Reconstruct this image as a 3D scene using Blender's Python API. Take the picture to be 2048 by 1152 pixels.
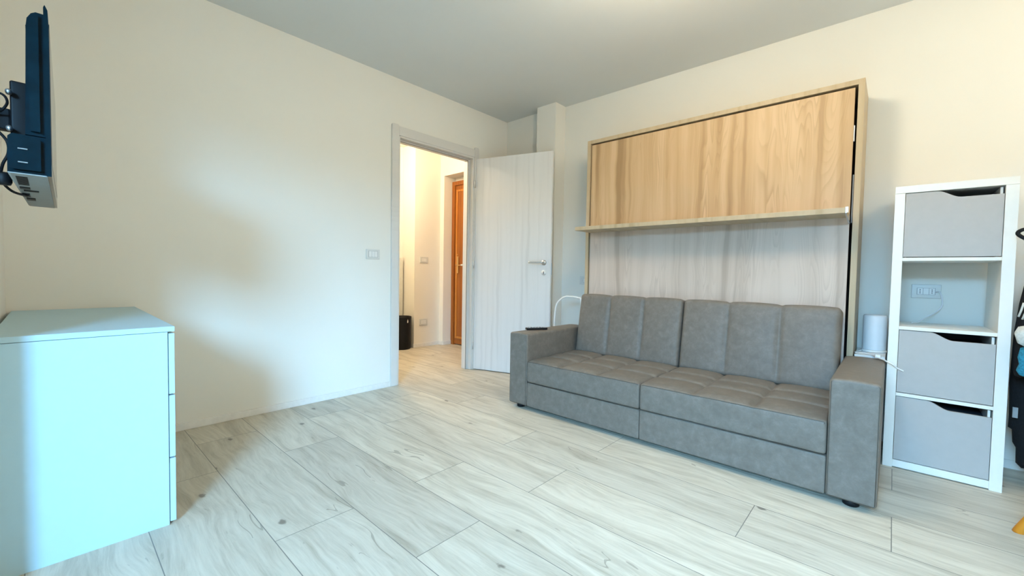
import bpy, bmesh, math, random
from mathutils import Vector, Matrix
random.seed(7)
for o in list(bpy.data.objects): bpy.data.objects.remove(o)
scene = bpy.context.scene
C = scene.collection

# ------------------------------------------------------------------ camera
def cam_axes(yaw, pitch, roll):
    cy, sy = math.cos(yaw), math.sin(yaw)
    F = Vector((sy*math.cos(pitch), cy*math.cos(pitch), math.sin(pitch)))
    R = Vector((cy, -sy, 0)); U = R.cross(F)
    r = math.cos(roll)*R + math.sin(roll)*U
    u = -math.sin(roll)*R + math.cos(roll)*U
    return r, u, F
r_, u_, F_ = cam_axes(math.radians(47.74027), math.radians(-2.03087), math.radians(0.986145))
cd = bpy.data.cameras.new('camera'); cam = bpy.data.objects.new('camera', cd); C.objects.link(cam)
M = Matrix(((r_.x, u_.x, -F_.x, 0), (r_.y, u_.y, -F_.y, 0), (r_.z, u_.z, -F_.z, 1.0), (0, 0, 0, 1)))
cam.matrix_world = M
cd.sensor_width = 36; cd.lens = 839.053/2048*36; cd.clip_start = 0.02
scene.camera = cam

# ------------------------------------------------------------------ light and exposure
scene.view_settings.view_transform = 'Standard'
scene.view_settings.look = 'None'
scene.view_settings.gamma = 1
scene.view_settings.use_curve_mapping = False
scene.view_settings.exposure = 0.35
w = bpy.data.worlds.new('world'); scene.world = w; w.use_nodes = True
bg = w.node_tree.nodes['Background']
bg.inputs[0].default_value = (0.55, 0.78, 1.0, 1); bg.inputs[1].default_value = 1.6

def area(name, loc, target, sx, sy, power, col):
    l = bpy.data.lights.new(name, 'AREA'); l.shape = 'RECTANGLE'; l.size = sx; l.size_y = sy
    l.energy = power; l.color = col
    o = bpy.data.objects.new(name, l); C.objects.link(o); o.location = loc
    d = Vector(target)-Vector(loc); o.rotation_euler = d.to_track_quat('-Z', 'Y').to_euler()
    return o
def bulb(name, loc, rad, power, col):
    l = bpy.data.lights.new(name, 'POINT'); l.shadow_soft_size = rad; l.energy = power; l.color = col
    o = bpy.data.objects.new(name, l); C.objects.link(o); o.location = loc
    return o
area('sky_light', (-5.0, -4.2, 3.7), (-1.0, -4.2, 2.6), 15.0, 2.3, 7600, (0.27, 0.62, 1.0))
area('sky_light_south', (-4.0, -7.0, 4.3), (-1.0, 0.0, 1.6), 7.0, 2.6, 2400, (0.27, 0.62, 1.0))
bulb('ceiling_lamp_light', (1.75, 0.75, 2.38), 0.16, 34, (1.0, 0.84, 0.60))
bulb('warm_fill_light', (2.3, -1.2, 2.3), 0.25, 22, (1.0, 0.86, 0.66))  # added warm fill behind the view, stands for no known lamp
bulb('hall_lamp_light', (2.35, 4.1, 2.45), 0.10, 44, (1.0, 0.83, 0.60))

# ------------------------------------------------------------------ node helpers
class NT:
    def __init__(s, name):
        s.m = bpy.data.materials.new(name); s.m.use_nodes = True
        s.t = s.m.node_tree; s.b = s.t.nodes['Principled BSDF']
        s.tc = s.t.nodes.new('ShaderNodeTexCoord')
    def n(s, typ, **kw):
        q = s.t.nodes.new(typ)
        for k, v in kw.items(): setattr(q, k, v)
        return q
    def put(s, sock, v):
        if isinstance(v, bpy.types.NodeSocket): s.t.links.new(v, sock)
        elif v is not None: sock.default_value = v
    def math(s, op, a, b=None, c=None, clamp=False):
        q = s.n('ShaderNodeMath', operation=op); q.use_clamp = clamp
        for i, v in enumerate((a, b, c)):
            if v is not None: s.put(q.inputs[i], v)
        return q.outputs[0]
    def sep(s, v):
        q = s.n('ShaderNodeSeparateXYZ'); s.put(q.inputs[0], v); return q.outputs
    def comb(s, x, y, z):
        q = s.n('ShaderNodeCombineXYZ')
        for i, v in enumerate((x, y, z)): s.put(q.inputs[i], v)
        return q.outputs[0]
    def mapping(s, scale, loc=(0, 0, 0), v=None):
        q = s.n('ShaderNodeMapping'); s.put(q.inputs[0], v or s.tc.outputs['Object'])
        q.inputs['Scale'].default_value = scale; q.inputs['Location'].default_value = loc
        return q.outputs[0]
    def noise(s, v, scale=1, detail=4, rough=.5, dist=0):
        q = s.n('ShaderNodeTexNoise'); s.put(q.inputs['Vector'], v)
        q.inputs['Scale'].default_value = scale; q.inputs['Detail'].default_value = detail
        q.inputs['Roughness'].default_value = rough; q.inputs['Distortion'].default_value = dist
        return q.outputs[0]
    def ramp(s, f, stops, interp='LINEAR'):
        q = s.n('ShaderNodeValToRGB'); s.put(q.inputs[0], f); e = q.color_ramp
        e.interpolation = interp
        while len(e.elements) < len(stops): e.elements.new(.5)
        for el, (p, c) in zip(e.elements, stops):
            el.position = p; el.color = (*c, 1) if len(c) == 3 else c
        return q.outputs[0]
    def mix(s, f, a, b, mode='MIX'):
        q = s.n('ShaderNodeMix', data_type='RGBA', blend_type=mode)
        s.put(q.inputs[0], f)
        s.put(q.inputs[6], (*a, 1) if isinstance(a, tuple) and len(a) == 3 else a)
        s.put(q.inputs[7], (*b, 1) if isinstance(b, tuple) and len(b) == 3 else b)
        return q.outputs[2]
    def bump(s, h, strength=.2, dist=.01):
        q = s.n('ShaderNodeBump'); q.inputs['Strength'].default_value = strength
        q.inputs['Distance'].default_value = dist
        s.put(q.inputs['Height'], h); s.t.links.new(q.outputs[0], s.b.inputs['Normal'])
    def base(s, c, rough=.5, metal=0, spec=.5):
        s.put(s.b.inputs['Base Color'], (*c, 1) if isinstance(c, tuple) and len(c) == 3 else c)
        s.put(s.b.inputs['Roughness'], rough); s.b.inputs['Metallic'].default_value = metal
        s.b.inputs['Specular IOR Level'].default_value = spec
        return s.m

def plain(name, col, rough=.5, metal=0, var=.04, scale=30, bump=0, spec=.5):
    t = NT(name)
    f = t.noise(t.mapping((scale,)*3), 1, 3)
    a = tuple(max(0, c*(1-var)) for c in col); b = tuple(min(1, c*(1+var)) for c in col)
    m = t.base(t.ramp(f, [(.3, a), (.7, b)]), rough, metal, spec)
    if bump: t.bump(f, bump, .004)
    return m

def paint(name, col):
    t = NT(name)
    f = t.noise(t.mapping((260,)*3), 1, 2)
    g = t.noise(t.mapping((1.5,)*3), 1, 2)
    a = tuple(c*.985 for c in col); b = tuple(min(1, c*1.015) for c in col)
    m = t.base(t.ramp(g, [(.3, a), (.7, b)]), .75, 0, .25)
    t.bump(f, .12, .002)
    return m

def floor_mat():
    t = NT('wood_look_tile')
    x, y, z = t.sep(t.tc.outputs['Object'])[:3]
    gx = t.math('DIVIDE', t.math('SUBTRACT', x, .54), .305)
    row = t.math('FLOOR', gx); fx = t.math('FRACT', gx)
    par = t.math('FLOORED_MODULO', row, 2.0)
    off = t.math('SUBTRACT', 1.645, t.math('MULTIPLY', par, .445))
    gy = t.math('DIVIDE', t.math('SUBTRACT', y, off), 1.23)
    col = t.math('FLOOR', gy); fy = t.math('FRACT', gy)
    dx = t.math('MULTIPLY', t.math('MINIMUM', fx, t.math('SUBTRACT', 1.0, fx)), .305)
    dy = t.math('MULTIPLY', t.math('MINIMUM', fy, t.math('SUBTRACT', 1.0, fy)), 1.23)
    dmin = t.math('MINIMUM', dx, dy)
    joint = t.math('LESS_THAN', dmin, .0015)
    wn = t.n('ShaderNodeTexWhiteNoise', noise_dimensions='3D'); t.put(wn.inputs[0], t.comb(row, col, 3.3))
    rnd = wn.outputs[0]
    ox = t.math('ADD', x, t.math('MULTIPLY', rnd, 37.0)); oy = t.math('ADD', y, t.math('MULTIPLY', rnd, 91.0))
    # broad grain, fine grain, knots and long dark cracks
    wob = t.math('MULTIPLY', t.noise(t.comb(t.math('MULTIPLY', ox, 2.5), t.math('MULTIPLY', oy, 1.6), 0), 1, 2), .14)
    gx2 = t.math('ADD', ox, wob)
    v1 = t.comb(t.math('MULTIPLY', gx2, 16), t.math('MULTIPLY', oy, 1.5), 0)
    g1 = t.noise(v1, 1, 8, .68, .6)
    v2 = t.comb(t.math('MULTIPLY', gx2, 80), t.math('MULTIPLY', oy, 5), 4)
    g2 = t.noise(v2, 1, 4, .6)
    g3 = t.noise(t.comb(t.math('MULTIPLY', ox, 4), t.math('MULTIPLY', oy, 1.3), 9), 1, 3)
    c = t.ramp(g1, [(.28, (.27, .24, .20)), (.42, (.48, .445, .385)), (.53, (.65, .62, .56)), (.70, (.77, .745, .685))])
    c = t.mix(.36, c, t.ramp(g2, [(.3, (.40, .37, .31)), (.6, (.74, .72, .66))]), 'MIX')
    c = t.mix(t.math('MULTIPLY', g3, .35), c, (.60, .56, .47))
    tone = t.ramp(rnd, [(0, (.88, .88, .87)), (1, (1.04, 1.03, 1.0))])
    c = t.mix(1.0, c, tone, 'MULTIPLY')
    # cracks
    nc = t.noise(t.comb(t.math('MULTIPLY', gx2, 5.5), t.math('MULTIPLY', oy, .9), 20), 1, 3, .5, .4)
    line = t.math('LESS_THAN', t.math('ABSOLUTE', t.math('SUBTRACT', nc, .5)), .0035)
    msk = t.math('GREATER_THAN', t.noise(t.comb(t.math('MULTIPLY', ox, 3), t.math('MULTIPLY', oy, 1.5), 31), 1, 3), .60)
    c = t.mix(t.math('MULTIPLY', t.math('MULTIPLY', line, msk), .55), c, (.24, .215, .18))
    nd = t.noise(t.comb(t.math('MULTIPLY', gx2, 55), t.math('MULTIPLY', oy, 9), 50), 1, 3, .6)
    c = t.mix(t.math('MULTIPLY', t.ramp(nd, [(.66, (0, 0, 0)), (.74, (1, 1, 1))]), .5), c, (.26, .235, .20))
    # knots
    vo = t.n('ShaderNodeTexVoronoi', feature='F1')
    t.put(vo.inputs['Vector'], t.comb(t.math('MULTIPLY', ox, 6.0), t.math('MULTIPLY', oy, 3.4), 0)); vo.inputs['Scale'].default_value = 1
    kn = t.math('ADD', vo.outputs['Distance'], t.math('MULTIPLY', t.math('SUBTRACT', t.noise(t.comb(t.math('MULTIPLY', ox, 60), t.math('MULTIPLY', oy, 40), 0), 1, 3), .5), .09))
    pick = t.sep(vo.outputs['Color'])[0]
    kmask = t.math('MULTIPLY', t.ramp(kn, [(.05, (1, 1, 1)), (.085, (0, 0, 0))]), t.math('GREATER_THAN', pick, .42))
    c = t.mix(t.math('MULTIPLY', kmask, .85), c, (.13, .115, .10))
    halo = t.math('MULTIPLY', t.ramp(kn, [(.05, (1, 1, 1)), (.20, (0, 0, 0))]), t.math('GREATER_THAN', pick, .42))
    c = t.mix(t.math('MULTIPLY', halo, .22), c, (.34, .30, .25))
    c = t.mix(joint, c, (.19, .19, .18))
    c = t.mix(1.0, c, (.92, .885, .82), 'MULTIPLY')
    m = t.base(c, t.math('ADD', .42, t.math('MULTIPLY', g2, .15)), 0, .4)
    h = t.math('SUBTRACT', t.math('MULTIPLY', g1, .5), t.math('MULTIPLY', joint, 1.0))
    t.bump(h, .25, .002)
    return m

def wood_panel(name, light, mid, dark, along=2, across=1, sc=1.0, amt=1.0, rough=.45, lines=1.0):
    """laminate: grain runs along axis `along`, varies across axis `across`"""
    t = NT(name)
    ax = t.sep(t.tc.outputs['Object'])
    a = ax[across]; l = ax[along]
    warp = t.noise(t.comb(t.math('MULTIPLY', a, 3.2*sc), t.math('MULTIPLY', l, 1.9*sc), 0), 1, 2)
    aw = t.math('ADD', a, t.math('MULTIPLY', warp, .07/sc))
    broad = t.noise(t.comb(t.math('MULTIPLY', aw, 15*sc), t.math('MULTIPLY', l, .35*sc), 2), 1, 2.5, .5)
    stripe = t.math('SINE', t.math('ADD', t.math('MULTIPLY', aw, 62*sc), t.math('MULTIPLY', broad, 6.0)))
    broad = t.math('ADD', broad, t.math('MULTIPLY', stripe, .045))
    fine = t.noise(t.comb(t.math('MULTIPLY', aw, 150*sc), t.math('MULTIPLY', l, 5*sc), 5), 1, 4, .6)
    # cathedral lines: rings of the distorted field
    fld = t.noise(t.comb(t.math('MULTIPLY', aw, 6.5*sc), t.math('MULTIPLY', l, .45*sc), 7), 1, 2, .5)
    ring = t.math('FRACT', t.math('MULTIPLY', fld, 34.0))
    ring = t.ramp(ring, [(0, (0, 0, 0)), (.12, (1, 1, 1)), (.5, (.25, .25, .25)), (1, (0, 0, 0))])
    sel = t.ramp(t.noise(t.comb(t.math('MULTIPLY', a, 4*sc), t.math('MULTIPLY', l, .9*sc), 11), 1, 2), [(.42, (0, 0, 0)), (.62, (1, 1, 1))])
    c = t.ramp(broad, [(.30, dark), (.42, mid), (.60, light)])
    c = t.mix(t.math('MULTIPLY', fine, .35*amt), c, mid)
    c = t.mix(t.math('MULTIPLY', t.math('MULTIPLY', ring, sel), .55*amt*lines), c, dark)
    m = t.base(c, rough, 0, .35)
    t.bump(fine, .08, .001)
    return m

def leather():
    t = NT('taupe_faux_leather')
    f = t.noise(t.mapping((22, 22, 22)), 1, 7, .7, .3)
    g = t.noise(t.mapping((160, 160, 160)), 1, 3)
    c = t.ramp(f, [(.35, (.152, .130, .105)), (.52, (.176, .151, .125)), (.68, (.210, .184, .154))])
    m = t.base(c, t.math('ADD', .42, t.math('MULTIPLY', f, .2)), 0, .4)
    t.bump(g, .25, .0015)
    return m

MW = paint('wall_paint', (.80, .78, .71))
MCEIL = paint('ceiling_paint', (.72, .73, .71))
MHALL = paint('hall_paint', (.83, .79, .70))
MFLOOR = floor_mat()
MSKIRT = plain('skirting_white', (.78, .76, .71), .4)
MFRAME = wood_panel('door_frame_laminate', (.70, .68, .64), (.66, .64, .60), (.60, .58, .54), sc=1.6, amt=.5)
MLEAF = wood_panel('whitewashed_door', (.74, .735, .72), (.715, .71, .695), (.65, .645, .63), along=2, across=1, sc=1.7, amt=.6, lines=.5)
MOAK = wood_panel('light_oak_laminate', (.67, .475, .285), (.56, .375, .205), (.36, .225, .11))
MOAKF = wood_panel('oak_carcass_laminate', (.54, .43, .285), (.50, .39, .25), (.43, .33, .20), sc=1.6, amt=.6)
MLEATHER = leather()
MPIPE = plain('leather_piping', (.085, .075, .062), .5)
MBLK = plain('black_plastic', (.007, .007, .008), .5, spec=.2)
MDARK = plain('dark_gap', (.03, .02, .015), .8)
MWHITE = plain('white_lacquer', (.80, .80, .78), .28, var=.01)
MDRES = plain('dresser_white', (.43, .61, .68), .5, var=.01)
MSHELF = plain('shelf_white', (.80, .78, .72), .35, var=.01)
MTAUPE = plain('greige_front', (.44, .42, .395), .5, var=.02)
MNAVY = plain('drawer_inside', (.035, .045, .06), .6)
MCHROME = plain('satin_chrome', (.62, .65, .68), .38, metal=1, var=.02)
MBRASS = plain('brass', (.85, .55, .24), .25, metal=1, var=.02)
MBROWN = wood_panel('varnished_brown_wood', (.36, .125, .022), (.30, .09, .014), (.20, .05, .008), sc=2.0, amt=.7, rough=.3)
MBROWN2 = wood_panel('varnished_orange_wood', (.56, .23, .045), (.50, .18, .03), (.36, .11, .016), sc=2.0, amt=.5, rough=.3)
MBEECH = wood_panel('beech_leg_wood', (.70, .25, .02), (.62, .21, .016), (.50, .15, .012), sc=3, amt=.5, rough=.4)
MTVB = plain('glossy_teal_black', (.002, .012, .018), .12, var=.2, spec=.14)
MTVS = plain('silver_plastic', (.22, .23, .22), .45, var=.05)
MTVSCREEN = plain('screen_glass', (.05, .055, .055), .10, var=.02, spec=.9)
MPLATE = plain('switch_plate', (.66, .66, .62), .35, var=.01)
MKEY = plain('switch_key', (.76, .76, .73), .3, var=.01)
MLAMP = plain('frosted_lamp', (.74, .80, .84), .5, var=.01)
MCABLE = plain('white_cable', (.80, .80, .80), .4)
MCLOTH = plain('black_cloth', (.004, .004, .005), .9, scale=120, var=.5, bump=.5)
MTEAL = plain('teal_cloth', (.02, .22, .32), .9, scale=120, var=.3, bump=.5)
MWCLOTH = plain('white_cloth', (.62, .60, .54), .9, scale=120, var=.1, bump=.5)
MTAG = plain('grey_tag', (.30, .31, .31), .6)
MBOARD = plain('pale_panel', (.66, .63, .53), .5)
MGLASSF = plain('white_upvc', (.78, .78, .78), .35)

# ------------------------------------------------------------------ mesh helpers
def box(bm, x0, x1, y0, y1, z0, z1, bev=0, mi=0):
    vs = [bm.verts.new((x, y, z)) for x in (x0, x1) for y in (y0, y1) for z in (z0, z1)]
    q = [(0, 1, 3, 2), (4, 6, 7, 5), (0, 4, 5, 1), (2, 3, 7, 6), (0, 2, 6, 4), (1, 5, 7, 3)]
    fs = [bm.faces.new([vs[i] for i in f]) for f in q]
    for f in fs: f.material_index = mi
    if bev:
        es = list({e for f in fs for e in f.edges})
        bmesh.ops.bevel(bm, geom=es, offset=bev, segments=2, affect='EDGES', profile=.6)
    return vs

def prism(bm, pts, axis, a, b, bev=0):
    """2D outline extruded along an axis (0,1,2) from a to b. pts are the other two coords in order."""
    def P(p, t):
        if axis == 0: return (t, p[0], p[1])
        if axis == 1: return (p[0], t, p[1])
        return (p[0], p[1], t)
    A = [bm.verts.new(P(p, a)) for p in pts]; B = [bm.verts.new(P(p, b)) for p in pts]
    n = len(pts); fs = [bm.faces.new(A), bm.faces.new(B[::-1])]
    for i in range(n): fs.append(bm.faces.new((A[i], B[i], B[(i+1) % n], A[(i+1) % n])))
    bmesh.ops.recalc_face_normals(bm, faces=fs)
    if bev:
        es = [e for e in fs[0].edges] + [e for e in fs[1].edges]
        bmesh.ops.bevel(bm, geom=es, offset=bev, segments=2, affect='EDGES')

def lathe(bm, cx, cy, prof, n=40):
    rings = []
    for r, z in prof:
        rings.append([bm.verts.new((cx+r*math.cos(2*math.pi*i/n), cy+r*math.sin(2*math.pi*i/n), z)) for i in range(n)])
    for a, b in zip(rings, rings[1:]):
        for i in range(n): bm.faces.new((a[i], a[(i+1) % n], b[(i+1) % n], b[i]))
    bm.faces.new(rings[0][::-1]); bm.faces.new(rings[-1])

def smooth_path(pts, k=6):
    P = [Vector(p) for p in pts]; out = []
    for i in range(len(P)-1):
        p0 = P[max(i-1, 0)]; p1 = P[i]; p2 = P[i+1]; p3 = P[min(i+2, len(P)-1)]
        for j in range(k):
            t = j/k
            out.append(.5*((2*p1)+(-p0+p2)*t+(2*p0-5*p1+4*p2-p3)*t*t+(-p0+3*p1-3*p2+p3)*t**3))
    out.append(P[-1]); return out

def tube(bm, pts, rad, n=10, smooth=6, ref=None):
    P = smooth_path(pts, smooth) if smooth else [Vector(p) for p in pts]
    rr = rad if isinstance(rad, (list, tuple)) else None
    rings = []; prev = None
    for i, p in enumerate(P):
        d = (P[min(i+1, len(P)-1)]-P[max(i-1, 0)]).normalized()
        if prev is None:
            a = d.orthogonal().normalized()
        else:
            a = (prev - d*prev.dot(d)).normalized()
        prev = a; b = d.cross(a)
        if rr: 
            f = i/(len(P)-1); R = rr[0]+(rr[-1]-rr[0])*f
        else: R = rad
        rings.append([bm.verts.new(p+R*(math.cos(2*math.pi*k/n)*a+math.sin(2*math.pi*k/n)*b)) for k in range(n)])
    for A, B in zip(rings, rings[1:]):
        for k in range(n): bm.faces.new((A[k], A[(k+1) % n], B[(k+1) % n], B[k]))
    bm.faces.new(rings[0][::-1]); bm.faces.new(rings[-1])

def soft_box(bm, x0, x1, y0, y1, z0, z1, r=.02, step=.02, disp=None):
    """closed box with rounded edges on a dense grid; disp(p, n) -> moved point"""
    def coords(a, b):
        L = b-a; n = max(2, int(math.ceil((L-2*r)/step)))
        e = [a+r*(1-math.cos(math.pi/2*i/4)) for i in range(4)]
        mid = [a+r+(L-2*r)*i/n for i in range(n+1)]
        return e+mid+[b-(v-a) for v in e[::-1]]
    X, Y, Z = coords(x0, x1), coords(y0, y1), coords(z0, z1)
    cache = {}
    def V(p):
        k = tuple(round(c, 6) for c in p)
        if k in cache: return cache[k]
        q = Vector(p)
        inn = Vector((min(max(q.x, x0+r), x1-r), min(max(q.y, y0+r), y1-r), min(max(q.z, z0+r), z1-r)))
        d = q-inn
        if d.length > 1e-9: nrm = d.normalized(); q = inn+nrm*r
        else: nrm = Vector((0, 0, 1))
        if disp: q = disp(q, nrm)
        v = bm.verts.new(q); cache[k] = v; return v
    def face(g):
        for i in range(len(g)-1):
            for j in range(len(g[0])-1):
                vs = [g[i][j], g[i+1][j], g[i+1][j+1], g[i][j+1]]
                if len(set(vs)) == 4:
                    try: f = bm.faces.new(vs); f.smooth = True
                    except ValueError: pass
    for zc in (z0, z1): face([[V((x, y, zc)) for y in Y] for x in X])
    for yc in (y0, y1): face([[V((x, yc, z)) for z in Z] for x in X])
    for xc in (x0, x1): face([[V((xc, y, z)) for z in Z] for y in Y])
    bmesh.ops.recalc_face_normals(bm, faces=bm.faces[:])

def NB(): return bmesh.new()
def obj(name, bm, mat, parent=None, smooth=False):
    bmesh.ops.recalc_face_normals(bm, faces=bm.faces[:])
    me = bpy.data.meshes.new(name)
    if parent is not None:
        off = parent.get('_o', None)
        w = Vector(parent['_w'])
        for v in bm.verts: v.co -= w
    bm.to_mesh(me); bm.free()
    if smooth:
        for p in me.polygons: p.use_smooth = True
    for m in (mat if isinstance(mat, list) else [mat]): me.materials.append(m)
    o = bpy.data.objects.new(name, me); C.objects.link(o)
    if parent is not None: o.parent = parent; o['_w'] = parent['_w']
    else: o['_w'] = (0.0, 0.0, 0.0)
    return o
def thing(name, label, cat, loc, group=None):
    o = bpy.data.objects.new(name, None); C.objects.link(o); o.location = loc
    o['_w'] = tuple(float(v) for v in loc); o['label'] = label; o['category'] = cat
    o.empty_display_size = .05
    if group: o['group'] = group
    return o
def single(name, bm, mat, label, cat, smooth=False, group=None):
    # mesh thing: origin at its lowest centre
    xs = [v.co.x for v in bm.verts]; ys = [v.co.y for v in bm.verts]; zs = [v.co.z for v in bm.verts]
    w = Vector(((min(xs)+max(xs))/2, (min(ys)+max(ys))/2, min(zs)))
    for v in bm.verts: v.co -= w
    o = obj(name, bm, mat, None, smooth); o.location = w; o['_w'] = tuple(w)
    o['label'] = label; o['category'] = cat
    if group: o['group'] = group
    return o
def struct(name, bm, mat, parent=None, smooth=False):
    o = obj(name, bm, mat, parent, smooth)
    if parent is None: o['kind'] = 'structure'
    return o
def bx(*a, **k):
    b = NB(); box(b, *a, **k); return b

# ------------------------------------------------------------------ room shell
ZC = 2.649; YD = 3.20; YH = 3.30; XL = -0.15; XB = 3.45; XW = -1.0; YS = -1.7
b = NB(); box(b, XW-.3, 4.2, YS-.1, 5.1, -.12, 0); struct('floor', b, MFLOOR)
b = NB(); box(b, XW-.3, 4.2, YS-.1, YH, ZC, ZC+.12); struct('ceiling', b, MCEIL)
b = NB(); box(b, 1.1, 4.2, YH, 5.1, ZC, ZC+.12); struct('ceiling_hall', b, MHALL)
# wall with the doorway (opening x 2.04..2.89, z 0..2.165)
b = NB()
prism(b, [(XL-.15, 0), (2.04, 0), (2.04, 2.18), (2.90, 2.18), (2.90, 0), (3.55, 0), (3.55, ZC), (XL-.15, ZC)], 1, YD, YH)
struct('wall_back', b, MW)
# left wall: TV wall, return and window wall
b = NB(); box(b, XL-.12, XL, 1.86, YD, 0, ZC); struct('wall_left', b, MW)
b = NB(); box(b, XW-.15, XL-.12, 1.86, 1.98, 0, ZC); struct('wall_return', b, MW)
WY0, WY1, WZ1 = -.50, .58, 2.22
b = NB()
prism(b, [(YS, 0), (WY0, 0), (WY0, WZ1), (WY1, WZ1), (WY1, 0), (1.86, 0), (1.86, ZC), (YS, ZC)], 0, XW-.15, XW)
struct('wall_window', b, MW)
b = NB(); box(b, XW-.15, 3.60, YS-.1, YS, 0, ZC); struct('wall_front', b, MW)
b = NB(); box(b, XB, XB+.10, YS, YD, 0, ZC); struct('wall_right', b, MW)
# narrow boxed column in the far corner and the thicker stretch beside it
b = NB(); box(b, 3.29, XB, 2.46, 2.69, 0, ZC)
struct('wall_column', b, MW)
b = NB(); box(b, 3.40, XB, 2.69, YD, 0, ZC); struct('wall_corner', b, MW)
# balcony door the daylight comes through
wroot = NB()
for a in ((WY0, WY0+.05), (WY1-.05, WY1)): box(wroot, XW-.11, XW-.05, a[0], a[1], 0, WZ1, .003)
box(wroot, XW-.11, XW-.05, WY0+.05, WY1-.05, WZ1-.05, WZ1); box(wroot, XW-.11, XW-.05, WY0+.05, WY1-.05, 0, .04)
wf = struct('window_1', wroot, MGLASSF)
# skirting
def skirt(name, x0, x1, y0, y1): struct(name, bx(x0, x1, y0, y1, 0, .046, .003), MSKIRT)
skirt('baseboard_back', XL, 1.965, YD-.012, YD)
skirt('baseboard_back_corner', 2.97, 3.40, YD-.012, YD)
skirt('baseboard_left', XL, XL+.012, 1.86, YD-.012)
skirt('baseboard_right', XB-.012, XB, YS, 2.46)
skirt('baseboard_column', 3.278, 3.29, 2.46, 2.69)

# hall beyond the doorway
b = NB(); box(b, 3.19, 3.70, 4.62, 5.0, 0, ZC); struct('wall_hall_back', b, MHALL)
b = NB(); box(b, 1.1, 3.19, 4.90, 5.0, 0, ZC); struct('wall_hall_recess', b, MHALL)
b = NB(); box(b, 1.0, 1.1, YH, 5.0, 0, ZC); struct('wall_hall_left', b, MHALL)
b = NB()
prism(b, [(YH, 0), (3.62, 0), (3.62, 2.295), (4.54, 2.295), (4.54, 0), (4.62, 0), (4.62, ZC), (YH, ZC)], 0, 3.60, 3.80)
struct('wall_hall_right', b, MHALL)
b = NB(); box(b, 3.80, 3.86, YH, 4.9, 0, ZC); struct('wall_hall_outer', b, MHALL)
struct('baseboard_hall_back', bx(3.178, 3.60, 4.608, 4.62, 0, .05, .003), MSKIRT)
struct('baseboard_hall_right', bx(3.588, 3.60, 4.54, 4.608, 0, .05, .003), MSKIRT)
struct('baseboard_hall_reveal', bx(3.60, 3.74, 4.528, 4.54, 0, .05, .003), MSKIRT)
struct('baseboard_hall_recess', bx(1.1, 3.178, 4.888, 4.90, 0, .05, .003), MSKIRT)
struct('baseboard_hall_side', bx(3.178, 3.19, 4.62, 4.888, 0, .05, .003), MSKIRT)

# ---- wooden entrance door in the niche (door_2)
b = NB(); prism(b, [(3.66, 0), (3.66, 2.235), (4.535, 2.235), (4.535, 0), (4.48, 0), (4.48, 2.18), (3.71, 2.18), (3.71, 0)], 0, 3.735, 3.79)
d2 = struct('door_2', b, MBROWN)
b = bx(3.75, 3.79, 3.712, 4.478, .012, 2.178, .003); obj('door_leaf', b, MBROWN, d2)
b = NB()
for a in ((.10, 1.0), (1.12, 2.09)) if False else ((.12, 2.09),):
    z0, z1 = a; y0, y1 = 3.79, 4.425
    s = .022
    prism(b, [(y0, z0), (y1, z0), (y1, z1), (y0, z1)], 0, 3.744, 3.7501)
obj('door_panel', b, MBROWN, d2)
b = NB()
for (y0, y1, z0, z1) in ((4.420, 4.450, .09, 2.12), (3.765, 3.795, .09, 2.12), (3.795, 4.420, .09, .12), (3.795, 4.420, 2.09, 2.12)):
    box(b, 3.736, 3.7502, y0, y1, z0, z1, .005)
obj('panel_moulding', b, MBROWN2, d2)
b = NB(); soft_box(b, 3.728, 3.738, 4.385, 4.418, .985, 1.215, .004, .02)
hp = obj('handle_plate', b, MBRASS, d2)
b = NB(); tube(b, [(3.735, 4.401, 1.095), (3.70, 4.401, 1.095), (3.695, 4.37, 1.097), (3.695, 4.33, 1.093), (3.695, 4.285, 1.095)], .008)
obj('lever', b, MBRASS, d2, True)
b = NB(); tube(b, [(3.736, 4.401, 1.235), (3.726, 4.401, 1.235)], .008, smooth=0)
obj('peephole', b, MBRASS, d2, True)
b = NB(); tube(b, [(3.695, 4.285, 1.095), (3.695, 4.255, 1.095)], .012, smooth=0)
obj('lever_grip', b, MWHITE, d2, True)

# ---- door frame and open leaf (door_1)
b = NB()
def cas(x0, x1, z0, z1):
    pass
# left casing, right casing with rounded tops
def topround(x0, x1, zt):
    w = x1-x0; r = .018
    p = [(x0, 0), (x1, 0)]
    for i in range(7): a = math.pi/2*i/6; p.append((x1-r+r*math.cos(a), zt-r+r*math.sin(a)))
    for i in range(7): a = math.pi/2*i/6; p.append((x0+r-r*math.sin(a), zt-r+r*math.cos(a)))
    return p
prism(b, topround(1.965, 2.036, 2.258), 1, YD-.016, YD-.0005, .003)
prism(b, topround(2.912, 2.972, 2.270), 1, YD-.016, YD-.0005, .003)
fr = struct('door_1', b, MFRAME)
b = NB(); box(b, 2.036, 2.912, YD-.014, YD-.0005, 2.168, 2.246, .004); obj('head_casing', b, MFRAME, fr)
b = NB()
box(b, 2.036, 2.050, YD-.006, YH+.01, 0, 2.165, .002)                        # left lining
obj('jamb', b, MFRAME, fr)
b = NB()
box(b, 2.895, 2.912, YD-.006, YH+.01, 0, 2.165, .002)
box(b, 2.872, 2.896, 3.245, YH+.008, 0, 2.15, .004)                          # stop
obj('jamb', b, MFRAME, fr)
b = NB()
box(b, 2.050, 2.895, YD-.006, YH+.01, 2.152, 2.168, .002)
box(b, 2.050, 2.872, 3.245, YH+.008, 2.138, 2.153, .004)
obj('head_lining', b, MFRAME, fr)
b = NB(); box(b, 2.05, 2.056, 3.238, 3.244, 0, 2.15); box(b, 2.867, 2.873, 3.239, 3.245, 0, 2.14); box(b, 2.05, 2.873, 3.239, 3.245, 2.132, 2.138)
obj('seal', b, plain('grey_seal', (.30, .29, .26), .8), fr)
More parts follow.
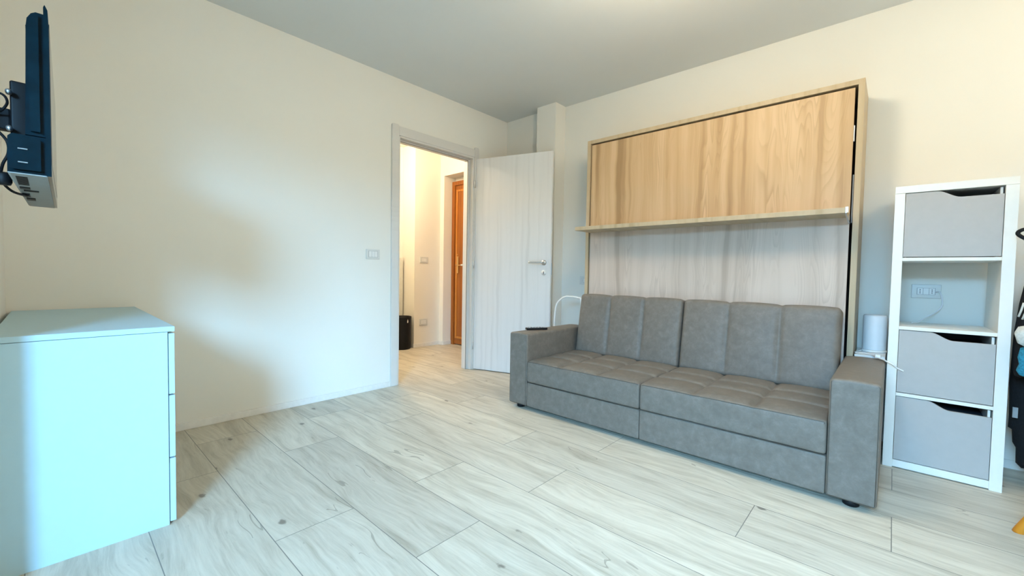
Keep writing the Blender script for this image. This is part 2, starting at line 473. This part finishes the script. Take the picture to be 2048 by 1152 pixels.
for z in (.25, 1.08, 1.90):
    b = NB(); lathe(b, 2.908, YD-.022, [(.006, z-.035), (.006, z+.035)], 12); obj('hinge', b, MCHROME, fr, True)
# leaf, hinged at (2.925, 3.185), swung into the room
H0 = Vector((2.928, 3.182)); E = Vector((3.172, 2.398)); dv = (E-H0).normalized(); W = (E-H0).length
nv = Vector((dv.y, -dv.x))     # towards the room side seen by the camera?
if nv.x > 0: nv = -nv          # faces -x (the camera)
def leafpt(s, t, z): p = H0+dv*s+nv*t; return (p.x, p.y, z)
def leafbox(b, s0, s1, t0, t1, z0, z1, bev=0):
    n0 = len(b.verts); tmp = NB(); box(tmp, s0, s1, t0, t1, z0, z1, bev)
    for v in tmp.verts: v.co = Vector(leafpt(v.co.x, v.co.y, v.co.z))
    me = bpy.data.meshes.new('tmp'); tmp.to_mesh(me); tmp.free(); b.from_mesh(me); bpy.data.meshes.remove(me)
b = NB(); leafbox(b, 0, W, -.040, 0, .008, 2.150, .002); leaf = obj('door_leaf', b, MLEAF, fr)
b = NB(); leafbox(b, W, W+.003, -.036, -.004, .010, 2.148); obj('edge_band', b, MWHITE, leaf)
# latch plate in the leaf edge
b = NB(); leafbox(b, W+.002, W+.006, -.030, -.010, .99, 1.10); obj('latch', b, MCHROME, leaf)
# handle
def ptube(pts, rad, n=12, sm=5):
    bb = NB(); tube(bb, [leafpt(*p) for p in pts], rad, n, sm); return bb
zh = 1.105; s0 = W-.065
obj('rosette', ptube([(s0, 0, zh), (s0, .008, zh)], .025, 24, 0), MCHROME, leaf, True)
obj('handle', ptube([(s0, .006, zh), (s0, .045, zh), (s0-.012, .055, zh), (s0-.05, .055, zh), (s0-.135, .055, zh)], .009), MCHROME, leaf, True)
obj('key_rosette', ptube([(s0, 0, zh-.095), (s0, .006, zh-.095)], .025, 24, 0), MWHITE, leaf, True)
b = NB(); leafbox(b, s0-.003, s0+.003, .005, .0075, zh-.108, zh-.085); obj('keyhole', b, MBLK, leaf)

# ------------------------------------------------------------------ chest of drawers
t = thing('chest_of_drawers', 'pale bluish white chest of three drawers standing against the left wall under the television', 'chest of drawers', (.09, 2.6, 0))
dX0, dX1, dY0, dY1 = -.132, .298, 2.046, 3.185
b = NB(); box(b, dX0, dX1, dY0, dY0+.018, 0, .752, .001); obj('side_panel', b, MDRES, t)
b = NB(); box(b, dX0, dX1, dY1-.018, dY1, 0, .752, .001); obj('side_panel', b, MDRES, t)
b = NB(); box(b, dX0, dX0+.006, dY0+.018, dY1-.018, .02, .752); obj('back_panel', b, MDRES, t)
b = NB(); box(b, dX0+.006, dX1-.02, dY0+.018, dY1-.018, .03, .045); box(b, dX1-.05, dX1-.03, dY0+.018, dY1-.018, 0, .03); obj('base_panel', b, MDRES, t)
b = NB(); box(b, dX0, .319, dY0-.002, dY1+.002, .7535, .773, .0015); obj('top', b, MDRES, t)
for z0, z1 in ((.512, .746), (.266, .506), (.012, .260)):
    b = NB(); box(b, .3005, .3185, dY0, dY1, z0, z1, .0015); d = obj('drawer', b, MDRES, t)
    b = NB()
    box(b, dX0+.03, .298, dY0+.03, dY0+.04, z0+.03, z1-.04); box(b, dX0+.03, .298, dY1-.04, dY1-.03, z0+.03, z1-.04)
    box(b, dX0+.03, .298, dY0+.04, dY1-.04, z0+.03, z0+.036)
    obj('drawer_box', b, MDRES, d)

# ------------------------------------------------------------------ television on its bracket
TY0, TY1 = 1.60, 2.448
t = thing('television', 'flat television seen edge on, glossy dark back, on a black wall bracket', 'television', (-.03, 2.02, 1.22))
# body: section in x,z swept along y
def sweep(b, secs):
    rings = [[b.verts.new((x, y, z)) for x, z in s] for y, s in secs]
    n = len(rings[0])
    for A, B in zip(rings, rings[1:]):
        for k in range(n): b.faces.new((A[k], A[(k+1) % n], B[(k+1) % n], B[k]))
    b.faces.new(rings[0][::-1]); b.faces.new(rings[-1])
def tvx(x, y): return x+.016*(y-TY0)/(TY1-TY0)      # set very slightly turned
up = [(-.003, 1.325), (-.003, 1.632), (-.016, 1.632), (-.024, 1.626), (-.031, 1.612), (-.033, 1.590), (-.0375, 1.325)]
b = NB(); sweep(b, [(TY0+e, [(tvx(x, TY0)+ (0), z) for x, z in up]) if False else (yy, [(tvx(x, yy), z) for x, z in up]) for e, yy in ((0, TY0+.004), (0, TY1-.004))])
bmesh.ops.bevel(b, geom=[e for e in b.edges if abs(e.verts[0].co.y-e.verts[1].co.y) < 1e-5 and e.verts[0].co.y < TY0+.01], offset=.009, segments=4, affect='EDGES')
obj('back_cover', b, MTVB, t)
lo = [(-.003, 1.2265), (-.003, 1.323), (-.060, 1.323), (-.0665, 1.315), (-.068, 1.2265)]
b = NB(); sweep(b, [(yy, [(tvx(x, yy), z) for x, z in lo]) for yy in (TY0+.004, TY1-.004)])
bmesh.ops.bevel(b, geom=[e for e in b.edges if abs(e.verts[0].co.y-e.verts[1].co.y) < 1e-5 and e.verts[0].co.y < TY0+.01], offset=.009, segments=4, affect='EDGES')
lc = obj('lower_cover', b, MTVB, t)
for z in (1.285, 1.252): obj('side_vent', bx(-.050, -.034, TY0+.0015, TY0+.0045, z, z+.0025), MTVS, lc)
# underside, silver with ports
under = [(-.001, 1.2235), (-.003, 1.2264), (-.068, 1.2264), (-.064, 1.2240)]
b = NB(); sweep(b, [(yy, [(tvx(x, yy), z) for x, z in under]) for yy in (TY0+.003, TY1-.003)])
un = obj('underside', b, MTVS, t)
b = NB()
for i in range(12): box(b, -.056+0, -.036, TY0+.05+i*.014, TY0+.058+i*.014, 1.2225, 1.2255)
obj('speaker_grille', b, MBLK, un)
for (x0, x1, y0, y1) in ((-.056, -.036, 1.86, 1.90), (-.050, -.02, 1.93, 1.95), (-.056, -.040, 2.02, 2.10), (-.050, -.030, 2.15, 2.21)):
    obj('port', bx(x0, x1, y0, y1, 1.221, 1.2255), MBLK, un)
b = NB(); sweep(b, [(yy, [(tvx(x, yy), z) for x, z in ((-.003, 1.225), (-.003, 1.645), (-.0005, 1.652), (.0045, 1.640), (.006, 1.60), (.006, 1.225))]) for yy in (TY0, TY1)])
obj('front_bezel', b, MTVB, t)
b = NB(); sweep(b, [(yy, [(tvx(x, yy), z) for x, z in ((.0055, 1.262), (.0055, 1.618), (.0066, 1.618), (.0066, 1.262))]) for yy in (TY0+.03, TY1-.03)])
obj('screen', b, MTVSCREEN, t)
t = thing('wall_bracket', 'black metal bracket holding the television off the left wall', 'bracket', (-.09, 2.0, 1.38))
b = NB(); soft_box(b, -.073, -.031, 1.93, 2.12, 1.375, 1.54, .006, .05); obj('mounting_plate', b, MBLK, t)
b = NB(); box(b, -.13, -.0735, 1.96, 2.00, 1.40, 1.462, .004); box(b, -.148, -.13, 1.92, 2.08, 1.36, 1.50, .003); obj('arm', b, MBLK, t)
for z in (1.395, 1.50):
    b = NB(); tube(b, [(-.074, 1.925, z), (-.074, 1.905, z)], .007, 10, 0); obj('bolt', b, MCHROME, t, True)
b = NB(); tube(b, [(-.14, 1.95, 1.50), (-.092, 1.95, 1.50), (-.078, 1.94, 1.478), (-.085, 1.93, 1.452), (-.10, 1.95, 1.44), (-.115, 1.96, 1.43)], .0032, 8)
single('television_cable', b, MBLK, 'thin black cable looping above the television bracket', 'cable', True)
b = NB(); tube(b, [(-.10, 1.93, 1.39), (-.080, 1.93, 1.36), (-.078, 1.93, 1.325), (-.090, 1.94, 1.29), (-.094, 1.96, 1.25), (-.075, 1.98, 1.222), (-.048, 2.03, 1.217), (-.046, 2.06, 1.220)], .0036, 8)
single('television_cable', b, MBLK, 'black cable hanging below the bracket into the television underside', 'cable', True)
b = NB(); lathe(b, -.088, 1.93, [(.014, 1.232), (.017, 1.240), (.017, 1.262), (.013, 1.268)], 14)
single('cable_plug', b, MBLK, 'small round black plug hanging behind the lower television corner', 'plug', True)

# ------------------------------------------------------------------ switches and sockets
def plate_y(name, label, x0, x1, z0, z1, y, keys, cat='switch', mat=MPLATE, kmat=None):
    """plate on a wall facing -y"""
    t = thing(name, label, cat, ((x0+x1)/2, y, z0))
    b = NB(); soft_box(b, x0, x1, y-.009, y-.0003, z0, z1, .003, .03); obj('plate', b, mat, t)
    mx, mz = (x1-x0)*.18, (z1-z0)*.2
    b = NB(); box(b, x0+mx-.002, x1-mx+.002, y-.0096, y-.008, z0+mz-.002, z1-mz+.002); obj('inner_frame', b, MTAG, t)
    n = len(keys); w = (x1-x0-2*mx)/n
    for i, k in enumerate(keys):
        b = NB(); a = x0+mx+i*w
        box(b, a+.0008, a+w-.0008, y-(.0115 if k else .0105), y-.0092, z0+mz, z1-mz, .0006)
        obj('key', b, kmat or MKEY, t)
plate_y('light_switch', 'white light switch plate on the wall left of the doorway', 1.737, 1.859, 1.097, 1.177, YD, [0, 1, 0])
plate_y('light_switch', 'cream light switch plate on the hall wall through the doorway', 3.27, 3.40, 1.115, 1.195, 4.62, [0, 1, 0])
plate_y('wall_socket', 'cream low wall socket near the hall skirting through the doorway', 3.268, 3.40, .285, .375, 4.62, [0, 1, 0], 'socket')
def plate_x(name, label, y0, y1, z0, z1, x, cat='socket'):
    t = thing(name, label, cat, (x, (y0+y1)/2, z0))
    b = NB(); soft_box(b, x-.009, x-.0003, y0, y1, z0, z1, .003, .03); obj('plate', b, MPLATE, t)
    my, mz = (y1-y0)*.2, (z1-z0)*.27
    b = NB(); box(b, x-.0096, x-.008, y0+my-.0015, y1-my+.0015, z0+mz-.0015, z1-mz+.0015); obj('inner_frame', b, MTAG, t)
    w = (y1-y0-2*my)/3
    for i in range(3):
        b = NB(); a = y1-my-(i+1)*w
        box(b, x-.0112, x-.0092, a+.0008, a+w-.0008, z0+mz, z1-mz, .0006); k = obj('module', b, MKEY, t)
        if i in (0, 2):
            for j in (-1, 0, 1):
                b = NB(); tube(b, [(x-.0111, a+w/2, (z0+z1)/2+j*.009), (x-.0118, a+w/2, (z0+z1)/2+j*.009)], .0026, 10, 0); obj('hole', b, MBLK, k)
    return t
plate_x('wall_socket', 'white three module wall socket seen through the open shelf compartment', -.205, -.080, .895, .975, XB)
plate_x('wall_socket', 'white wall socket half hidden left of the oak wall bed', 2.13, 2.245, .905, .982, XB)

# ------------------------------------------------------------------ wall bed cabinet
BX = 3.10; by0, by1, bz = .158, 1.972, 2.134
t = thing('wall_bed', 'light oak vertical fold-away wall bed cabinet behind the sofa', 'wall bed', (3.27, 1.06, 0))
tk = .029
b = NB(); box(b, BX, XB-.001, by0, by0+tk, 0, bz, .001); obj('side_panel', b, MOAKF, t)
b = NB(); box(b, BX, XB-.001, by1-tk, by1, 0, bz, .001); obj('side_panel', b, MOAKF, t)
b = NB(); box(b, BX, XB-.001, by0+tk, by1-tk, bz-tk, bz, .001); obj('top_panel', b, MOAKF, t)
b = NB(); box(b, XB-.02, XB-.004, by0+tk, by1-tk, .01, bz-tk); obj('back_panel', b, MDARK, t)
pz1 = bz-tk-.012; SZ0, SZ1 = 1.354, 1.383
pf = BX+.008
b = NB(); box(b, pf, pf+.022, by0+tk+.014, by1-tk-.010, SZ1-.012, pz1, .001); fp = obj('bed_front', b, MOAK, t)
b = NB(); box(b, pf, pf+.022, by0+tk+.014, by1-tk-.010, .02, SZ1-.0135, .001); fp2 = obj('bed_front', b, wood_panel('daylight_tinted_oak', (.655, .54, .455), (.585, .475, .39), (.43, .335, .265)), t); fp2['label'] = 'lower bed front panel, cool daylight painted into its oak colour'  # same oak as above; paler tint paints in the cool light under the shelf
b = NB(); box(b, pf+.024, pf+.20, by0+tk+.03, by1-tk-.03, .10, pz1-.05); obj('bed_frame', b, MDARK, t)
b = NB(); box(b, pf+.004, pf+.02, by0+tk+.009, by0+tk+.0135, 1.79, 1.88); obj('side_hinge', b, MCHROME, t)
# folding shelf across the front
SX = 2.872
b = NB(); box(b, SX, pf-.0005, .206, 1.930, SZ0, SZ1, .0015); sh = obj('front_shelf', b, MOAKF, t)
b = NB()
prism(b, [(SX-.002, SZ1+.002), (SX+.012, SZ1+.002), (SX+.012, SZ0+.002), (SX+.05, SZ0-.004), (pf+.03, SZ0-.028), (pf+.03, SZ0-.036), (SX+.05, SZ0-.014), (SX-.002, SZ0-.002)], 1, .199, .2055)
obj('shelf_bracket', b, MCHROME, t)
b = NB()
box(b, SX-.0025, SX+.010, .192, .2055, SZ1-.028, SZ1+.003, .001)
obj('shelf_bracket_cap', b, MWHITE, t)
b = NB(); box(b, pf+.010, pf+.018, by0+tk+.003, by0+tk+.0085, SZ0-.03, 1.60); obj('lift_strut', b, MTAG, t)

# ------------------------------------------------------------------ sofa
t = thing('sofa', 'taupe faux leather two cushion sofa with box arms in front of the wall bed', 'sofa', (2.7, 1.07, 0))
FX = 2.32; AB = 3.085; aT = .557; z0 = .03
def puff(q, n, lo, hi):  # slight billow
    return q
def arm(y0, y1):
    b = NB()
    def dsp(q, n):
        # slight swell of top and sides, softened lower front corner
        u = (q.y-y0)/(y1-y0); w = math.sin(math.pi*min(max(u, 0), 1))
        if q.z > aT-.03: q.z += .006*w
        return q
    soft_box(b, FX, AB, y0, y1, z0, aT, .014, .03, dsp)
    a = obj('armrest', b, MLEATHER, t)
    # piping round the front face
    b = NB(); r = .012; e = .008
    P = [(y0+e, z0+r), (y0+e, aT-r), (y0+r, aT-e), (y1-r, aT-e), (y1-e, aT-r), (y1-e, z0+r), (y1-r, z0+e), (y0+r, z0+e), (y0+e, z0+r)]
    tube(b, [(FX+.004, p[0], p[1]) for p in P], .0032, 6, 0)
    obj('piping', b, MPIPE, a, True)
AY0, AY1, AY2, AY3 = .017, .194, 1.953, 2.122
arm(AY0, AY1); arm(AY2, AY3)
mid = 1.083
# base front in two lengths
for a, c in ((AY1+.001, mid-.001), (mid+.001, AY2-.001)):
    b = NB(); soft_box(b, FX+.006, FX+.60, a, c, z0, .2055, .008, .04); obj('base', b, MLEATHER, t)
b = NB(); tube(b, [(FX+.007, AY1+.004, .2065), (FX+.007, AY2-.004, .2065)], .0028, 6, 0); obj('base_seam', b, MPIPE, t, True)
# seat cushions with quilted tops
def seat(a, c):
    x0, x1, s0, s1 = FX+.001, 2.965, .209, .362
    b = NB(); Wd = c-a; xs = [x0+.235, x0+.425]
    def groove(d, w): return math.exp(-(d/w)**2)
    def dsp(q, n):
        top = min(max((q.z-(s1-.03))/.03, 0), 1)
        u = (q.y-a)/Wd; g = 0
        for k in (1/3, 2/3): g = max(g, groove((u-k)*Wd, .009))
        g2 = 0
        for xk in xs: g2 = max(g2, groove(q.x-xk, .010))
        edge = min(1, (q.x-x0)/.05)
        # puffed cells
        cu = abs(math.sin(math.pi*3*u))**.5 if 0 <= u <= 1 else 0
        bounds = [x0, xs[0], xs[1], x1]; cx = 0
        for i in range(3):
            if bounds[i] <= q.x <= bounds[i+1]: cx = abs(math.sin(math.pi*(q.x-bounds[i])/(bounds[i+1]-bounds[i])))**.5
        q.z += top*(.016*cu*(.25+.75*cx)*min(1, edge+.15) - .015*max(g*(.25+.75*edge), g2)+ .006*(q.x-x0)/(x1-x0))
        if q.x < x0+.03: q.x += .0035*g
        # front face sags very slightly outward
        if q.x < x0+.03 and s0+.01 < q.z < s1: q.x -= .003*math.sin(math.pi*(q.z-s0)/(s1-s0))
        return q
    soft_box(b, x0, x1, a, c, s0, s1, .014, .0125, dsp)
    s = obj('seat_cushion', b, MLEATHER, t)
    b = NB(); e = .010
    pts = [(x0+.001, a+e, s1-.012)]
    n = 24
    for i in range(n+1):
        u = i/n; pts.append((x0+.003, a+e+(Wd-2*e)*u, s1-.006+ .002*abs(math.sin(math.pi*3*u))**.5))
    tube(b, pts, .0026, 6, 0); obj('piping', b, MPIPE, s, True)
seat(AY1+.002, mid-.0015); seat(mid+.0015, AY2-.002)
# back cushions, three channels each, leaning back
def back(a, c):
    b = NB(); Wd = c-a; th = .125; hh = .473; zb = .350
    def dsp(q, n):
        u = (q.y-a)/Wd
        front = 1-min(max(q.x/.05, 0), 1)
        g = max(math.exp(-((u-k)*Wd/.008)**2) for k in (1/3, 2/3))
        cu = abs(math.sin(math.pi*3*min(max(u, 0), 1)))**.45
        wz = math.sin(math.pi*min(max(q.z/hh, 0), 1))**.4
        q.x -= front*(.018*cu*wz - .014*g*wz)
        top = min(max((q.z-(hh-.04))/.04, 0), 1)
        q.z += top*(.010*cu-.006*g)
        return q
    soft_box(b, 0, th, a, c, 0, hh, .022, .0125, dsp)
    ang = math.radians(9); ca, sa = math.cos(ang), math.sin(ang)
    for v in b.verts:
        x, z = v.co.x, v.co.z
        v.co.x = 2.900+x*ca+z*sa; v.co.z = zb+.018+z*ca-x*sa
    s = obj('back_cushion', b, MLEATHER, t)
    for yy in (a+.006, c-.006):
        b = NB(); tube(b, [(2.900+.010*ca+z*sa, yy, zb+.018+z*ca-.010*sa) for z in (.02, hh-.02)], .0028, 6, 0)
        obj('piping', b, MPIPE, s, True)
back(AY1+.014, mid-.006); back(mid+.001, AY2-.030)
b = NB(); soft_box(b, 2.95, 3.075, AY1+.001, AY2-.001, .04, .40, .01, .05)
obj('back_frame', b, MLEATHER, t)
for x, y in ((2.375, .105), (2.375, 2.045), (3.02, .105), (3.02, 2.045)):
    b = NB(); lathe(b, x, y, [(.026, 0), (.030, .003), (.030, .022), (.024, .031)], 24); obj('foot', b, MBLK, t, True)

# remote control on the left arm
rm = thing('remote_control', 'slim black remote control lying on the left sofa armrest', 'remote control', (2.53, 2.06, aT+.0055))
ang = math.atan2(2.009-2.111, 2.642-2.475)
def rot(b):
    for v in b.verts:
        x, y = v.co.x, v.co.y
        v.co.x = 2.545+x*math.cos(ang)-y*math.sin(ang); v.co.y = 2.048+x*math.sin(ang)+y*math.cos(ang)
    return b
b = NB(); soft_box(b, -.085, .085, -.022, .022, aT+.0062, aT+.022, .004, .03); obj('body', rot(b), MBLK, rm)
b = NB(); box(b, -.075, .075, -.018, .018, aT+.0222, aT+.0232, .0003); obj('face', rot(b), MTAG, rm)
for i in range(7):
    for j in range(3):
        b = NB(); x = -.06+i*.018; y = -.011+j*.011
        box(b, x-.005, x+.005, y-.003, y+.003, aT+.0233, aT+.0247, .0006); obj('button', rot(b), MBLK if (i+j) % 4 else MWHITE, rm)

# white tubular frame behind the left arm
t = thing('tubular_frame', 'white tubular metal frame standing behind the left sofa arm', 'metal frame', (3.12, 2.17, 0))
def uframe(x, lean, y0, y1, top):
    b = NB()
    tube(b, [(x, y0, 0), (x+lean*.5, y0-.004, top*.55), (x+lean*.85, y0-.02, top-.105), (x+lean*.97, y0-.075, top-.025), (x+lean, y0-.13, top), (x+lean, (y0+y1)/2, top+.002),
             (x+lean, y1+.05, top-.002), (x+lean*.95, y1+.012, top-.05), (x+lean*.5, y1, top*.5), (x, y1, 0)], .0085, 10, 5)
    return b
obj('upright', uframe(3.10, .0, 2.292, 1.988, .797), MWHITE, t, True)
for z in (.10, .35):
    b = NB(); tube(b, [(3.10, 2.285, z), (3.10, 1.99, z)], .006, 8, 0); obj('crossbar', b, MWHITE, t, True)

# ------------------------------------------------------------------ bookshelf
SXF = 3.01; sy1, sy0 = .010, -.415; sz = 1.489; sxb = 3.405
t = thing('shelf_unit', 'tall narrow white shelf unit with three greige fronts and one open compartment', 'shelf unit', (3.2, -.2, 0))
b = NB(); box(b, SXF, sxb, sy0, sy1, sz-.037, sz, .0012); obj('top_panel', b, MSHELF, t)
b = NB(); box(b, SXF, sxb, sy1-.040, sy1, 0, sz-.0375, .0012); obj('side_panel', b, MSHELF, t)
b = NB(); box(b, SXF, sxb, sy0, sy0+.042, 0, sz-.0375, .0012); obj('side_panel', b, MSHELF, t)
yi0, yi1 = sy0+.042, sy1-.040
b = NB(); box(b, SXF, sxb, yi0, yi1, .006, .043, .0012); obj('bottom_panel', b, MSHELF, t)
for z in (1.099, .738, .386):
    b = NB(); box(b, SXF+.001, sxb, yi0, yi1, z, z+.017, .0008); obj('shelf', b, MSHELF, t)
for zb_, zt in ((1.116, 1.452), (.403, .738), (.043, .386)):
    y0, y1 = yi0+.002, yi1-.002; zz0 = zb_+.004; zz1 = zt-.003; dr = .036
    pts = [(y0, zz0), (y1, zz0), (y1, zz1), (y1-.115, zz1)]
    ya, yb = y1-.115, y1-.20
    for i in range(1, 11):
        s = i/10; f = s*s*(3-2*s); pts.append((ya+(yb-ya)*s, zz1-dr*f))
    pts += [(y0, zz1-dr)]
    b = NB(); prism(b, pts, 0, SXF+.004, SXF+.018); d = obj('drawer', b, MTAUPE, t)
    b = NB()
    box(b, SXF+.0185, sxb-.02, y0+.004, y0+.013, zz0, zz1-.003); obj('drawer_side', b, MSHELF, d)
    b = NB(); box(b, SXF+.0185, sxb-.02, y1-.013, y1-.004, zz0, zz1-.003); obj('drawer_side', b, MSHELF, d)
    b = NB(); box(b, SXF+.0185, sxb-.02, y0+.013, y1-.013, zz0, zz0+.01)
    box(b, sxb-.02, sxb-.012, y0+.004, y1-.004, zz0, zz1-.003); box(b, SXF+.10, sxb-.02, y0+.013, y1-.013, zz1-.09, zz1-.06)
    obj('drawer_inside', b, MNAVY, d)
# cable from socket
b = NB(); tube(b, [(XB-.012, -.185, .932), (XB-.035, -.200, .930), (XB-.035, -.210, .88), (XB-.04, -.205, .845), (XB-.055, -.18, .815), (XB-.09, -.14, .785), (XB-.14, -.11, .763), (XB-.20, -.085, .760)], .0032, 8)
single('power_cord', b, MCABLE, 'white power cord drooping from the socket inside the open shelf compartment', 'cord', True)

# small white stand with the cylinder lamp
t = thing('side_stand', 'narrow white side stand squeezed between the wall bed and the shelf unit', 'side table', (3.28, .085, 0))
b = NB(); box(b, 3.115, 3.43, .018, .152, .548, .568, .0015); obj('top', b, MWHITE, t)
b = NB(); box(b, 3.125, 3.42, .022, .034, 0, .547, .001); obj('side_panel', b, MWHITE, t)
b = NB(); box(b, 3.125, 3.42, .136, .148, 0, .547, .001); obj('side_panel', b, MWHITE, t)
b = NB(); box(b, 3.41, 3.42, .034, .136, .02, .547); obj('back_panel', b, MWHITE, t)
t = thing('table_lamp', 'white cylinder table lamp on the narrow side stand beside the shelf unit', 'lamp', (3.31, .078, .569))
lx, ly = 3.31, .0725
b = NB(); lathe(b, lx, ly, [(.058, .5685), (.060, .571), (.060, .578), (.057, .581)], 48); obj('base', b, MWHITE, t, True)
b = NB(); lathe(b, lx, ly, [(.0545, .582), (.0555, .585), (.0555, .780), (.050, .788), (.03, .789)], 48); o = obj('lamp_shade', b, MLAMP, t, True)
b = NB(); tube(b, [(3.285, .128, .573), (3.20, .143, .573), (3.145, .150, .575), (3.13, .138, .574), (3.15, .115, .574), (3.12, .085, .574), (3.09, .065, .574), (3.06, .055, .572), (3.02, .028, .568), (2.985, .014, .566),
                   (2.975, -.01, .555), (2.99, -.03, .535), (3.0, -.055, .522)], .0036, 8)
o = single('lamp_cord', b, MCABLE, 'white lamp cord looped on the side stand and trailing over the right sofa arm', 'cord', True)
b = NB(); soft_box(b, 3.035, 3.085, .035, .062, .569, .588, .006, .02); single('cord_switch', b, MWHITE, 'small white inline switch on the lamp cord at the back of the sofa arm', 'switch')

# ------------------------------------------------------------------ clothes stand at the right edge
t = thing('coat_stand', 'black metal coat stand with curved hooks right of the shelf unit', 'coat stand', (2.93, -.68, 0))
b = NB(); tube(b, [(2.93, -.68, .02), (2.93, -.68, 1.55)], .014, 12, 0); obj('pole', b, MBLK, t, True)
b = NB(); lathe(b, 2.93, -.68, [(.14, 0), (.14, .012), (.05, .022), (.02, .03)], 32); obj('base', b, MBLK, t, True)
for hz, dy in ((1.185, .262), (1.42, .20)):
    for sgn in (1, -1):
        b = NB(); tube(b, [(2.93, -.68, hz-.085), (2.93, -.68+sgn*dy*.45, hz-.060), (2.93, -.68+sgn*dy*.85, hz-.010), (2.93, -.68+sgn*(dy+.012), hz+.030), (2.93, -.68+sgn*dy*.94, hz+.052), (2.93, -.68+sgn*dy*.65, hz+.040)], .008, 10)
        obj('hook', b, MBLK, t, True)
def drape(pts_l, y_r, x, dx, step=.0, folds=7, amp=.012):
    """hanging cloth: outline on the left (y, z from top to bottom), other side at y_r"""
    b = NB(); n = 30; rows = []
    zs = [p[1] for p in pts_l]
    for y, z in pts_l:
        ring = []
        for i in range(n):
            a = 2*math.pi*i/n
            cy = (y+y_r)/2; ry = abs(y-y_r)/2
            k = 1+amp*8*math.sin(folds*a+z*4)*(.3 if abs(math.sin(a)) < .3 else 1)*(.4)
            ring.append(b.verts.new((x+dx*math.sin(a)*k, cy+ry*math.cos(a), z+.006*math.sin(5*a+y*30))))
        rows.append(ring)
    for A, B in zip(rows, rows[1:]):
        for k in range(n): b.faces.new((A[k], A[(k+1) % n], B[(k+1) % n], B[k]))
    b.faces.new(rows[0][::-1]); b.faces.new(rows[-1])
    return b
J = [(-.60, 1.13), (-.52, 1.10), (-.478, 1.02), (-.462, .90), (-.45, .75), (-.447, .60), (-.445, .50), (-.448, .42), (-.450, .34), (-.449, .28), (-.462, .272), (-.466, .21), (-.478, .185), (-.480, .11), (-.50, .085)]
ob = single('coat', drape(J, -.86, 3.21, .085), MCLOTH, 'long black coat hanging on the coat stand at the right edge', 'coat', True)
b = bx(3.115, 3.125, -.465, -.448, .345, .395, .001); tg = obj('label_tag', b, MTAG, ob)
B = [(-.520, 1.10), (-.468, 1.04), (-.452, .97), (-.440, .90), (-.432, .83), (-.427, .77), (-.426, .70), (-.427, .60), (-.434, .567), (-.45, .560)]
hb = single('bag', drape(B, -.60, 3.04, .055, folds=3), MCLOTH, 'black string bag hanging in front of the coat beside the shelf unit', 'bag', True)
b = NB()
for i in range(5):
    y = -.431-.012*i; z = .84-.012*i
    tube(b, [(2.995-.0, y, z), (2.985, y-.006, z+.03), (2.985, y-.012, z+.065)], .004, 6, 2)
obj('cord_lacing', b, MWCLOTH, hb, True)
S = [(-.448, .800), (-.424, .792), (-.414, .765), (-.424, .728), (-.450, .712)]
single('towel', drape(S, -.58, 2.945, .03, folds=3), MWCLOTH, 'small white cloth bundled across the black bag at the right edge', 'cloth', True)
T = [(-.455, .708), (-.434, .698), (-.428, .66), (-.434, .63), (-.426, .60), (-.434, .585), (-.46, .575)]
single('scarf', drape(T, -.60, 2.945, .034, folds=5), MTEAL, 'teal cloth hanging under the white cloth at the right edge', 'cloth', True)

# chair with splayed wooden legs, only one leg in view
t = thing('chair', 'chair with round splayed orange wooden legs at the right edge of the room', 'chair', (2.40, -.68, 0))
cx, cy = 2.42, -.72
for sx, sy in ((1, 1), (-1, 1), (1, -1), (-1, -1)):
    b = NB(); fx, fy = (2.588, -.408) if (sx, sy) == (1, 1) else (cx+sx*.20, cy+sy*.27)
    tx, ty = cx+sx*.10, cy+sy*.13
    tube(b, [(fx, fy, .0), (fx+(tx-fx)*.03, fy+(ty-fy)*.03, .02), ((fx+tx)/2, (fy+ty)/2, .22), (tx, ty, .425)], [.0165, .021], 16, 5)
    obj('leg', b, MBEECH, t, True)
b = NB(); soft_box(b, cx-.2, cx+.2, cy-.2, cy+.2, .425, .455, .014, .04); obj('seat', b, MBLK, t)
b = NB(); soft_box(b, cx-.19, cx+.19, cy-.23, cy-.20, .47, .82, .012, .05); obj('backrest', b, MBLK, t)

# ------------------------------------------------------------------ hall objects
t = thing('waste_bin', 'black round waste bin with small cutout standing in the hall', 'bin', (2.99, 4.70, 0))
b = NB(); n = 44
lathe(b, 3.04, 4.68, [(.112, .0), (.118, .01), (.120, .20), (.124, .405), (.124, .418), (.116, .418), (.108, .02)], 44); obj('body', b, MBLK, t, True)
b = NB(); prism(b, [(3.045, .345), (3.056, .345), (3.060, .360), (3.052, .390), (3.045, .36)], 1, 4.5555, 4.5600); obj('cutout', b, MWHITE, t)
t = single('panel', bx(2.80, 3.165, 4.845, 4.880, .0, 1.178, .004), MBOARD, 'pale upright panel leaning against the hall wall behind the black bin', 'panel')
for o in bpy.data.objects:
    if '_w' in o: del o['_w']
